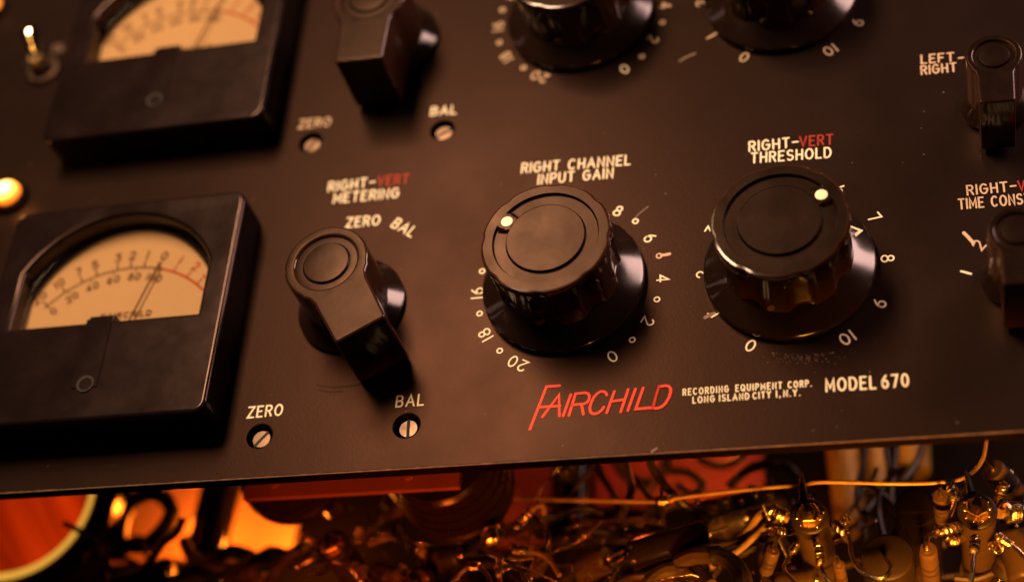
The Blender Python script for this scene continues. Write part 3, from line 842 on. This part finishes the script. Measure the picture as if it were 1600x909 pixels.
# --- terminal posts
def make_post(label, p, L=3.6, rc=.185, tilt=(0, 0, 1), shiny=True):
    t = thing('terminal_post', label, 'terminal', p, 0, 'terminal posts on the chassis', tilt)
    MB().lathe([(.03, -L), (rc * .97, -L), (rc * .97, -.22), (rc, -.20), (rc, -.05), (rc * .9, -.045), (.03, -.045)], 40).build('can', M['can'], t)
    MB().lathe([(.05, -.05), (rc + .012, -.05), (rc + .012, -.012), (rc, 0), (rc * .86, .006), (.04, .006)], 40).build('cap_disc', M['phenolic'], t)
    MB().lathe([(.03, .004), (.138, .004), (.138, .022), (.03, .022)], 30).build('washer', M['brass'], t)
    mb = MB(); mb.lathe([(.03, .02), (.110, .02), (.120, .032), (.120, .092), (.108, .104), (.03, .094)], 6); mb.build('nut', M['brass'], t, ang=20)
    MB().lathe([(.02, .08), (.052, .08), (.052, .175), (.044, .19), (.01, .194)], 20).build('stud', M['steel'], t)
    mb = MB()
    for k in range(10):
        a = k * .628 + .2; q = .135 + .014 * math.sin(k * 2.7)
        mb.lathe([(.002, -.012), (.014, -.004), (.014, .012), (.004, .02)], 8, (q * math.cos(a), q * math.sin(a), .012))
    mb.build('star_washer', M['solder'], t)
    for k, a in enumerate((R_(100), R_(20), R_(-85), R_(190))):
        mb = MB(); w = .03
        pts = [(rc * .9, -.20), (rc + .07, -.19), (rc + .14, -.12), (rc + .24, .0)] if k < 2 else [(rc * .9, -.42), (rc + .05, -.42), (rc + .09, -.36), (rc + .11, -.24)]
        rings = []
        for x, z in pts:
            rings.append([Vector((x, -w, z)), Vector((x, w, z)), Vector((x, w, z + .016)), Vector((x, -w, z + .016))])
        mb.grid(rings, True)
        mb.xf(Matrix.Rotation(a, 4, 'Z'))
        lg = mb.build('lug', M['brass'], t, ang=20)
        if k >= 1:
            cb = MB(); x0, z0 = pts[-2]
            helix(cb, Matrix.Rotation(a, 3, 'Z') @ Vector((x0 - .02, 0, z0 - .02)), Matrix.Rotation(a, 3, 'Z') @ Vector((x0 + .10, 0, z0 + .12)), .042, .016, 4)
            cb.build('wound_joint', M['solder'], lg)
    return t
pA = make_post('brown terminal post with brass nut, at the middle of the bright bus wire', at(1265, 806, -1.25))
dup(pA, 'brown terminal post with brass nut, nearest the right end of the bus wire', at(1527, 797, -1.25), R_(24))
dup(pA, 'dim red-lit terminal post in front of the orange gap, left of the cans', at(520, 852, -1.5), R_(140))
dup(pA, 'dim terminal post low between the two round cans and the loose wires', at(652, 908, -1.7), R_(70))

# --- bus wire
wire('long bare bus wire running under the panel edge from the can to the right post',
     [(700, 776, -2.2), (790, 778, -2.0), (900, 781, -1.8), (1030, 783, -1.6), (1062, 777, -1.55), (1150, 766, -1.45), (1250, 757, -1.35), (1290, 752.5, -1.3), (1400, 755, -1.3),
      (1470, 753, -1.3), (1508, 745, -1.3), (1533, 722, -1.3), (1541, 690, -1.3), (1541, 650, -1.3)], .022, M['bus'], 'bus_wire', 'wire')
t = thing('terminal_lug', 'small upright lug soldered to the bus wire left of the middle', 'terminal', at(1033, 815, -1.62))
mb = MB(); mb.tube([at(1033, 815, -1.62) - at(1033, 815, -1.62), at(1034, 760, -1.6) - at(1033, 815, -1.62)], lambda i: (.045, .012)[i], 8); mb.build('blade', M['solder'], t)
cb = MB(); o_ = at(1033, 815, -1.62); helix(cb, at(1026, 783, -1.6) - o_, at(1045, 781, -1.6) - o_, .045, .018, 4); cb.build('wound_joint', M['solder'], t)
def blade(label, a, b, w0=.05):
    t = thing('terminal_lug', label, 'terminal', a)
    mb = MB(); mb.tube([(0, 0, 0), (b - a) * .5, b - a], lambda i: (w0, w0 * .8, w0 * .25)[i], 8); mb.build('blade', M['phenolic'], t); return t
blade('pointed dark lug rising from the middle terminal post to the bus wire', at(1256, 782, -1.28), at(1252, 738, -1.30))
blade('pointed dark lug rising from the right terminal post to the bus wire', at(1518, 770, -1.28), at(1509, 735, -1.28))

# --- round component cans behind the knobs
def make_can(label, bottom, R, z0, z1, m_):
    c_ = Vector((bottom.x, bottom.y + R, 0)); z0 -= .6; z1 -= .6
    t = thing('round_can', label, 'electrical part', (c_.x, c_.y, z0), 0, 'round cans behind the panel')
    L = z0 - z1; prof = [(.05, 0), (R * .80, 0), (R * .83, -.03)]
    for k in range(4):
        a = -.06 - k * (L - .2) / 4; q = R * (.88 + .03 * k); w = (L - .2) / 4
        prof += [(q, a), (q + .004, a - w * .5), (q, a - w * .82), (q - .018, a - w * .85), (q - .018, a - w * .96)]
    prof += [(R, -L + .12), (R * .98, -L + .02), (R * .9, -L), (.05, -L)]
    MB().lathe(prof, 64).build('ribbed_shell', m_, t)
    MB().lathe([(.02, -L - .25), (.10, -L - .25), (.10, -L), (.02, -L)], 20, (R * .62, -R * .55, 0)).build('stub', M['brass'], t)
    return t
make_can('dark ribbed round can hanging below the red strip at its left end', at(455, 823, -1.7), .66, -.80, -1.7, M['pot_can'])
make_can('dark ribbed round can at the right end of the red strip', at(712, 852, -1.6), .66, -.75, -1.6, M['pot_can'])
t = thing('lead_stub', 'short glowing metal stub below the right ribbed can', 'terminal', at(768, 836, -1.4), 0, None, (.25, -.8, .6))
MB().lathe([(.02, 0), (.085, 0), (.085, .14), (.06, .18), (.02, .19)], 20).build('shank', M['brass'], t)
MB().lathe([(.03, -.10), (.12, -.10), (.12, .0), (.03, .0)], 24).build('collar', M['pot_can'], t)

# --- red strip
a, b = at(379, 779, -.55), at(717, 760, -.55)
mb = MB(); mb.box((0, 0, -.07), ((b - a).length, .55, 0)); mb.box((0, .48, -.5), ((b - a).length, .55, -.07))
t = thing('mounting_bracket', 'flat red steel strip under the panel edge above the round cans', 'bracket', a, math.atan2(b.y - a.y, b.x - a.x))
mb.build('flange', M['copper_can'], t, False)
for k in (.35, 1.9):
    MB().lathe([(.01, 0), (.05, 0), (.045, .02), (.01, .024)], 16, (k, .16, 0)).build('rivet', M['copper_can'], t)

# --- big lens at lower left
c_ = at(0, 745, -2.0)
t = thing('jewel_lamp', 'very large round glowing red lens with yellow rim at the lower left corner', 'lamp', c_, 0, None, (.22, -.42, .88))
MB().lathe([(1.30, -.05), (1.30, .22), (1.34, .26), (1.52, .26), (1.58, .20), (1.58, -.9), (1.30, -.9)], 96, caps=(False, False)).build('housing', M['black_can'], t)
MB().lathe([(1.20, .10), (1.235, .20), (1.30, .215), (1.31, .10)], 96, caps=(False, False)).build('rim', M['rim_glow'], t)
MB().lathe([(1.22, .06), (1.0, .12), (.6, .17), (.2, .20), (.01, .205)], 96).build('lens', M['red_lens'], t)

# --- lit surfaces deep inside
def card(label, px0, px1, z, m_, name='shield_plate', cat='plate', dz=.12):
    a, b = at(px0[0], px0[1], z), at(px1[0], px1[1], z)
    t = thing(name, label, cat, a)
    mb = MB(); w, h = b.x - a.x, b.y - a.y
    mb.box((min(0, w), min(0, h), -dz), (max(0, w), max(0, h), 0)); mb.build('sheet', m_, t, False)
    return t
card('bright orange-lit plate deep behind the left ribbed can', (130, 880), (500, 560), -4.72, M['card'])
card('red-lit plate deep inside behind the right ribbed can', (770, 850), (868, 600), -4.6, M['red_lit_card'])
card('wide red-lit plate deep inside behind the bus wire', (930, 790), (1190, 600), -4.6, M['red_lit_card'])
t = thing('dark_column', 'dark upright cylinder in front of the orange plate', 'electrical part', at(322, 862, -3.6))
mb = MB(); mb.tube([(0, 0, 0), (.02, .4, 0), (.03, 2.2, -.2)], .27, 24); mb.build('shell', M['black_can'], t)
t = thing('dark_column', 'dark slim upright cylinder between the two red-lit plates', 'electrical part', at(893, 850, -3.4))
mb = MB(); mb.tube([(0, 0, 0), (.0, .4, 0), (.0, 2.2, -.1)], .20, 24); mb.build('shell', M['black_can'], t)
MB().lathe([(.02, 0), (.05, 0), (.05, .05), (.02, .07)], 10, (0, .9, .19)).build('solder_bead', M['solder'], t)
t = thing('relay_block', 'dark boxy part with small windows just below the bus wire', 'electrical part', at(885, 872, -3.1))
mb = MB(); mb.box((0, 0, -.8), (1.0, .55, 0)); mb.build('case', M['black_can'], t, False)
for k in range(3):
    mb = MB(); mb.box((.10 + k * .30, .26, -.01), (.30 + k * .30, .44, .012)); mb.build('window', M['copper_can'], t, False)

# --- paper capacitors, tubes
def cyl(name, label, cat, a, b, r_, m_, ends=True, bands=0, text=None, lead=True, group=None):
    a, b = Vector(a), Vector(b); L = (b - a).length
    t = thing(name, label, cat, a, 0, group, b - a)
    prof = [(.01, 0), (r_ * .86, 0), (r_ * .97, .02), (r_, .05), (r_, L - .05), (r_ * .97, L - .02), (r_ * .86, L), (.01, L)]
    MB().lathe(prof, 36).build('body', m_, t)
    if ends:
        MB().lathe([(r_ * .30, L - .005), (r_ * .26, L + .02), (.01, L + .022)], 20).build('end_seal', M['solder'], t)
    for k in range(bands):
        z = L * (.40 + .17 * k)
        MB().lathe([(r_ * 1.0, z - .03), (r_ * 1.05, z - .022), (r_ * 1.05, z + .022), (r_ * 1.0, z + .03)], 36, caps=(False, False)).build('band', M['band'], t)
    if lead:
        mb = MB(); mb.tube([(0, 0, -.35), (0, 0, .02)], .02, 8); mb.build('lead', M['solder'], t)
        mb = MB(); mb.tube([(0, 0, L - .02), (0, 0, L + .22)], .02, 8); mb.build('lead', M['solder'], t)
    return t
NZ = Vector((0, 0, 1))
def along(u, v, z, L):            # a part standing along the panel normal whose near end shows at (u, v)
    p = at(u, v, z); return p - NZ * L, p
RG = 'small banded resistors around the right post'
cyl('resistor', 'small dark resistor end-on directly left of the right terminal post', 'resistor', *along(1470, 774, -1.25, .55), .085, M['resistor'], True, 2, group=RG)
cyl('resistor', 'brown banded resistor standing low between the curled lead and the right post', 'resistor', *along(1450, 858, -1.1, .75), .092, M['resistor'], True, 2, group=RG)
cyl('resistor', 'tiny resistor low beside the middle terminal post', 'resistor', *along(1310, 881, -1.1, .6), .062, M['resistor'], True, 2, group=RG)
cyl('resistor', 'blurred dark resistor leaning behind the right terminal post', 'resistor', at(1590, 775, -2.2), at(1551, 733, -1.7), .13, M['resistor'], True, 1, group=RG)
cyl('resistor', 'small dark resistor wired to the left side of the middle post', 'resistor', at(1215, 838, -1.5), at(1203, 812, -1.3), .07, M['resistor'], True, 1, group=RG)
t = cyl('capacitor', 'big black capacitor marked .05 standing between the two bright posts', 'capacitor', *along(1432, 790, -1.75, 3.1), .235, M['black_can'], False, lead=False)
mb = flat(MB()); write(mb, '.05', (0, 0), .15, .012, 0, gap=.25, centre=True)
tx = mb.build('value_print', M['ink_worn_dim'], t, False)
tx.rotation_euler = (R_(90), R_(-90), 0); tx.location = Vector((.07, -.236, 2.62)) * U
t = cyl('capacitor', 'dark drum capacitor seen end-on under a curled bare lead', 'capacitor', *along(1386, 868, -1.25, 1.6), .26, M['phenolic'], False, lead=False)
wire('curled bare lead in front of the dark drum capacitor', [(1384, 872, -1.2), (1392, 884, -1.1), (1386, 898, -1.05), (1368, 903, -1.05), (1346, 892, -1.1), (1331, 868, -1.15), (1327, 842, -1.2), (1316, 826, -1.2), (1302, 816, -1.3)], .025, M['solder'], 'bare_lead', 'wire', coil=[(.82, .98)])
cyl('capacitor', 'glossy black capacitor lying aslant with one bright streak along it', 'capacitor', at(985, 872, -1.75), at(1108, 832, -1.75), .19, M['black_can'])
cyl('capacitor', 'blurred dark capacitor at the right edge behind the wires', 'capacitor', at(1606, 905, -2.0), at(1590, 830, -1.9), .2, M['can'], False)
PG = 'pale tubes deep behind the bus wire'
cyl('paper_tube', 'pale blurred tube behind the bus wire, leftmost of the lit group', 'electrical part', at(1330, 822, -4.2), at(1308, 640, -4.2), .20, M['pale'], False, lead=False, group=PG)
cyl('paper_tube', 'pale blurred tube behind the bus wire, short one in the middle', 'electrical part', at(1369, 778, -4.2), at(1366, 700, -4.2), .16, M['pale'], False, lead=False, group=PG)
cyl('paper_tube', 'pale blurred tall tube deep behind the bus wire near the panel edge', 'electrical part', at(1424, 740, -4.3), at(1420, 610, -4.3), .24, M['pale'], False, lead=False, group=PG)

# --- dim parts crowding the dark middle
DG = 'dim small parts crowding the dark wiring'
def dim(label, u, v, z, du, dv, dz, r_, m_, bands=2, kind='resistor'):
    cyl(kind, label, kind, at(u, v, z), at(u + du, v + dv, z + dz), r_, m_, True, bands, group=DG)
dim('dim resistor slanting in the dark under the red strip, left of the right can', 602, 812, -2.4, 28, -20, .2, .085, M['resistor'])
dim('dim resistor low in the dark between the left post and the right ribbed can', 588, 888, -1.9, 34, 12, .2, .09, M['resistor'])
dim('dark fat capacitor lying low in front of the right ribbed can', 668, 878, -2.0, 52, -10, .1, .14, M['phenolic'], 1, 'capacitor')
dim('dim resistor standing near the bottom edge right of the glowing stub', 838, 893, -1.8, 14, -30, .3, .085, M['resistor'])
dim('dark capacitor lying level just under the bus wire at centre', 838, 826, -2.4, 62, -6, .1, .13, M['black_can'], 0, 'capacitor')
dim('brown capacitor slanting low between the thin arched lead and the slanting capacitor', 905, 893, -1.9, 46, -22, .2, .15, M['can'], 1, 'capacitor')
dim('dim resistor under the small upright lug on the bus wire', 1008, 826, -2.3, 38, 8, .1, .08, M['resistor'])
dim('dark capacitor behind the two cream wires left of the middle post', 1108, 822, -2.5, 58, -14, .1, .14, M['phenolic'], 1, 'capacitor')
dim('dim resistor low between the cable arch and the middle post', 1196, 893, -1.7, 12, -34, .3, .075, M['resistor'])
dim('dim resistor behind the curled lead, right of the middle post', 1322, 838, -2.4, 26, -14, .2, .08, M['resistor'])
dim('dark capacitor low behind the right post near the corner', 1568, 898, -2.4, 30, -46, .3, .16, M['phenolic'], 1, 'capacitor')
dim('short dark capacitor at the bottom edge between the arched cable and the curled lead', 1216, 915, -2.2, 60, -8, .1, .15, M['can'], 1, 'capacitor')
dim('small dim resistor under the orange gap at left', 352, 902, -2.3, 48, -10, .1, .10, M['resistor'])
dim('fat dark capacitor at the bottom edge left of the orange gap', 190, 912, -2.6, 78, -22, .1, .17, M['phenolic'], 1, 'capacitor')

# --- wires that can be told apart
C_, B_, K_, S_ = M['wire_cream'], M['wire_brown'], M['wire_black'], M['solder']
wire('cream wire looping up to the left side of the middle post', [(1100, 862, -1.9), (1140, 850, -1.8), (1165, 832, -1.7), (1182, 810, -1.5), (1196, 797, -1.4), (1212, 800, -1.35), (1232, 812, -1.4)], .042, C_, coil=[(.78, .97)])
wire('second cream wire beside the loop left of the middle post', [(1110, 884, -1.8), (1150, 862, -1.7), (1178, 838, -1.6), (1196, 822, -1.5)], .036, C_)
wire('thin bare lead dropping from the middle post between two resistors', [(1246, 850, -1.3), (1234, 868, -1.25), (1226, 890, -1.2), (1250, 915, -1.1)], .022, S_, 'bare_lead', coil=[(.02, .28)])
wire('thin bare lead falling from the front of the middle post', [(1279, 852, -1.25), (1281, 875, -1.2), (1286, 893, -1.15), (1300, 915, -1.1)], .022, S_, 'bare_lead', coil=[(.02, .45)])
wire('bare lead hooked from the left of the right post down to the banded resistor', [(1502, 822, -1.3), (1480, 826, -1.25), (1462, 832, -1.15), (1450, 838, -1.1), (1447, 852, -1.08), (1448, 862, -1.1)], .028, S_, 'bare_lead', coil=[(.03, .42)])
wire('bare lead bent from the bus wire down past the right post', [(1484, 758, -1.25), (1492, 772, -1.2), (1490, 790, -1.2), (1484, 806, -1.2)], .026, S_, 'bare_lead', coil=[(.05, .5)])
wire('bare lead running straight down from the right post', [(1524, 838, -1.2), (1522, 862, -1.1), (1520, 885, -1.05), (1517, 915, -1.0)], .026, S_, 'bare_lead', coil=[(.0, .35)])
wire('bare lead leaving the right post towards the lower right corner', [(1556, 835, -1.5), (1572, 846, -1.5), (1590, 858, -1.5), (1612, 880, -1.5)], .026, S_, 'bare_lead', coil=[(.1, .5)])
wire('amber wire leaving the right post sideways to the right edge', [(1560, 802, -1.5), (1580, 799, -1.6), (1615, 800, -1.7)], .055, C_, coil=[(.3, .7)])
wire('cream wire drooping beside the pale tubes behind the bus wire', [(1352, 650, -3.2), (1350, 720, -3.2), (1340, 770, -3.2), (1346, 800, -3.1), (1362, 818, -3.0)], .045, B_)
wire('brown wire hanging in front of the tall pale tube', [(1402, 650, -3.0), (1398, 720, -3.0), (1392, 780, -2.9), (1404, 806, -2.8), (1420, 812, -2.8)], .045, B_)
wire('thin brown wire hooked behind the bus wire at centre right', [(1384, 700, -3.0), (1390, 735, -3.0), (1386, 775, -3.0), (1378, 800, -3.0)], .035, B_)
wire('thick brown cable arched at the bottom edge below the slanting capacitor', [(1060, 880, -1.6), (1085, 868, -1.5), (1120, 868, -1.4), (1146, 880, -1.3), (1160, 900, -1.2), (1164, 925, -1.1)], .095, B_, 'cable')
wire('second brown cable under the arch at the bottom edge', [(1010, 915, -1.7), (1030, 895, -1.7), (1060, 888, -1.7), (1090, 894, -1.6), (1110, 915, -1.5)], .085, B_, 'cable')
wire('cream lead with wound end right of the ribbed can', [(806, 824, -1.6), (820, 808, -1.55), (836, 792, -1.5), (848, 790, -1.55), (850, 802, -1.7)], .030, C_, coil=[(.02, .42)])
wire('long thin lead arching over below the ribbed can', [(800, 856, -1.5), (822, 860, -1.45), (848, 866, -1.4), (862, 878, -1.35), (874, 898, -1.3)], .030, C_, coil=[(.05, .35)])
wire('bare lead with bright wound joint at the bottom left of centre', [(700, 915, -1.4), (716, 900, -1.35), (732, 884, -1.3), (750, 886, -1.3), (764, 902, -1.3), (768, 918, -1.3)], .026, S_, 'bare_lead', coil=[(.38, .58)])
wire('short bare lead with three wound turns at the bottom centre', [(778, 870, -1.3), (780, 890, -1.25), (782, 915, -1.2)], .024, S_, 'bare_lead', coil=[(.3, .7)])
wire('thin curved lead meeting the wound turns at bottom centre', [(784, 892, -1.25), (798, 886, -1.25), (812, 892, -1.25), (824, 910, -1.2)], .022, S_, 'bare_lead')
wire('stiff diagonal lead coming up to the slanting capacitor', [(944, 915, -1.5), (958, 895, -1.55), (972, 876, -1.65), (984, 868, -1.75)], .028, S_, 'bare_lead')
wire('orange-lit wire looping at left in front of the orange plate', [(180, 850, -3.2), (205, 856, -3.2), (240, 852, -3.1), (262, 826, -3.0), (268, 790, -3.0), (250, 770, -3.0), (215, 778, -3.0)], .075, C_)
wire('dark wire looping across the orange plate at left', [(186, 870, -2.9), (190, 815, -2.9), (212, 780, -2.9), (245, 772, -2.9), (268, 800, -2.9), (235, 845, -2.9), (190, 850, -2.9)], .10, K_)
wire('pale orange wire sweeping below the dark column', [(288, 845, -2.8), (300, 868, -2.7), (330, 880, -2.7), (370, 890, -2.7), (420, 905, -2.6)], .075, C_)
wire('dark wire humped across the bottom of the orange gap', [(330, 872, -2.6), (365, 860, -2.6), (400, 872, -2.5), (425, 862, -2.5), (450, 868, -2.4), (480, 850, -2.4)], .085, K_)
wire('olive wire rising to the left of the dim red-lit post', [(415, 915, -2.1), (430, 892, -2.1), (452, 868, -2.0), (470, 855, -2.0)], .06, B_)
wire('bare coil lead left of the dim red-lit post', [(462, 884, -1.7), (478, 876, -1.65), (492, 868, -1.6), (510, 860, -1.55)], .028, S_, 'bare_lead', coil=[(.05, .8)])
wire('bare coil lead right of the dim red-lit post', [(550, 882, -1.6), (558, 890, -1.55), (566, 905, -1.5), (572, 920, -1.5)], .028, S_, 'bare_lead', coil=[(.0, .8)])
wire('row of small wound turns in the dark left of centre', [(574, 850, -1.6), (584, 846, -1.6), (600, 840, -1.6), (612, 838, -1.6)], .026, S_, 'bare_lead', coil=[(.0, .9)])
wire('red-lit dark wire arched below the panel edge at centre', [(1085, 700, -3.6), (1098, 718, -3.6), (1125, 726, -3.6), (1155, 716, -3.5), (1165, 695, -3.5)], .06, K_)
wire('second dark wire looped in front of the wide red plate', [(1046, 735, -3.4), (1075, 738, -3.4), (1098, 756, -3.4), (1080, 772, -3.4), (1058, 758, -3.4)], .055, K_)
wire('thick dark wire hanging in front of the wide red plate at its left', [(955, 680, -3.6), (962, 720, -3.6), (985, 748, -3.6), (1018, 752, -3.6), (1040, 725, -3.6), (1046, 680, -3.6)], .075, K_)
wire('brown wire crossing the tall pale tube behind the right half of the bus wire', [(1448, 660, -3.2), (1436, 715, -3.2), (1410, 752, -3.1), (1380, 770, -3.1), (1352, 800, -3.0)], .05, M['wire_dim'])
wire('dark wire sagging above the bus wire beside the middle post', [(1140, 760, -3.0), (1165, 735, -3.0), (1200, 724, -3.0), (1230, 728, -3.0), (1246, 745, -3.0)], .06, K_)

# --- terminal strips with rows of solder
def strip(label, p, rz, n):
    t = thing('terminal_strip', label, 'terminal', p, rz)
    mb = MB(); mb.box((-.08, -.10, -.06), (n * .16, .10, 0)); mb.build('board', M['phenolic'], t, False)
    for k in range(n):
        MB().lathe([(.005, 0), (.05, 0), (.055, .04), (.035, .09), (.005, .10)], 10, (k * .16, .02 * (-1) ** k, 0)).build('solder_bead', M['solder'], t)
    return t
strip('short dark terminal strip with solder beads above the slanting capacitor', at(1092, 796, -2.0), R_(10), 6)
strip('dark terminal strip below the panel edge at centre with dim beads', at(885, 742, -2.2), R_(80), 4)
strip('terminal strip half hidden behind the middle post with dim beads', at(1175, 770, -2.6), R_(-20), 5)
strip('terminal strip at the right edge with amber beads behind the right post', at(1575, 745, -2.2), R_(-70), 6)
t = thing('tie_band', 'black tie band around the arched brown cable', 'tie', at(1120, 868, -1.4), 0, None, (1, 0, .1))
MB().lathe([(.095, -.05), (.108, -.045), (.108, .045), (.095, .05)], 24, caps=(False, False)).build('loop', M['wire_black'], t)

# --- the dim tangle behind, uncountable masses of thin wire
def tangle(name, label, seed, count, zr, m_, radii, vlo, uhi=1620):
    rnd = random.Random(seed); mb = MB(); o_ = at(800, 900, -2.8)
    for i in range(count):
        u, v, z = rnd.uniform(150, uhi), rnd.uniform(vlo, 935), rnd.uniform(*zr)
        if 300 < u < 600: continue
        if u < 301: v = rnd.uniform(895, 940)
        if 1290 < u < 1430 and v < 830: continue
        P = [at(u, v, z) - o_]; a = rnd.uniform(0, 6.28); turn = rnd.gauss(0, .14)
        for k in range(6):
            a += turn + rnd.gauss(0, .15)
            P.append(P[-1] + Vector((math.cos(a) * .20, math.sin(a) * .17, rnd.gauss(0, .05))))
        mb.tube(spline(P, 5), rnd.choice(radii), 7)
    tg = mb.build(name, m_); tag(tg, label, 'wires', kind='stuff'); stand(tg, o_)
tangle('wire_tangle', 'dim tangle of brown wires filling the dark chassis behind', 11, 55, (-3.4, -2.2), M['wire_dim'], (.028, .035, .045), 800)
tangle('wire_tangle', 'dark tangle of thin black wires crossing low in the chassis', 5, 55, (-2.8, -1.7), M['wire_black'], (.026, .036, .048), 790, 1190)
tangle('wire_tangle', 'sparse tangle of thin bare leads glinting low in the chassis', 23, 12, (-2.2, -1.4), M['solder'], (.012, .016), 830, 1000)
rnd = random.Random(31)
mb = MB(); o_ = at(900, 860, -2.0)
for i in range(70):
    u = rnd.uniform(540, 1180); v = rnd.uniform(775, 925)
    if 1290 < u < 1430 and v < 830: continue
    p = at(u, v, rnd.uniform(-2.4, -1.3)) - o_; q = rnd.uniform(.014, .040)
    mb.lathe([(.002, -q), (q * .7, -q * .7), (q, 0), (q * .7, q * .7), (.002, q)], 7, p)
tg = mb.build('solder_beads', M['solder']); tag(tg, 'many tiny solder beads glinting through the dark wiring', 'solder', kind='stuff'); stand(tg, o_)
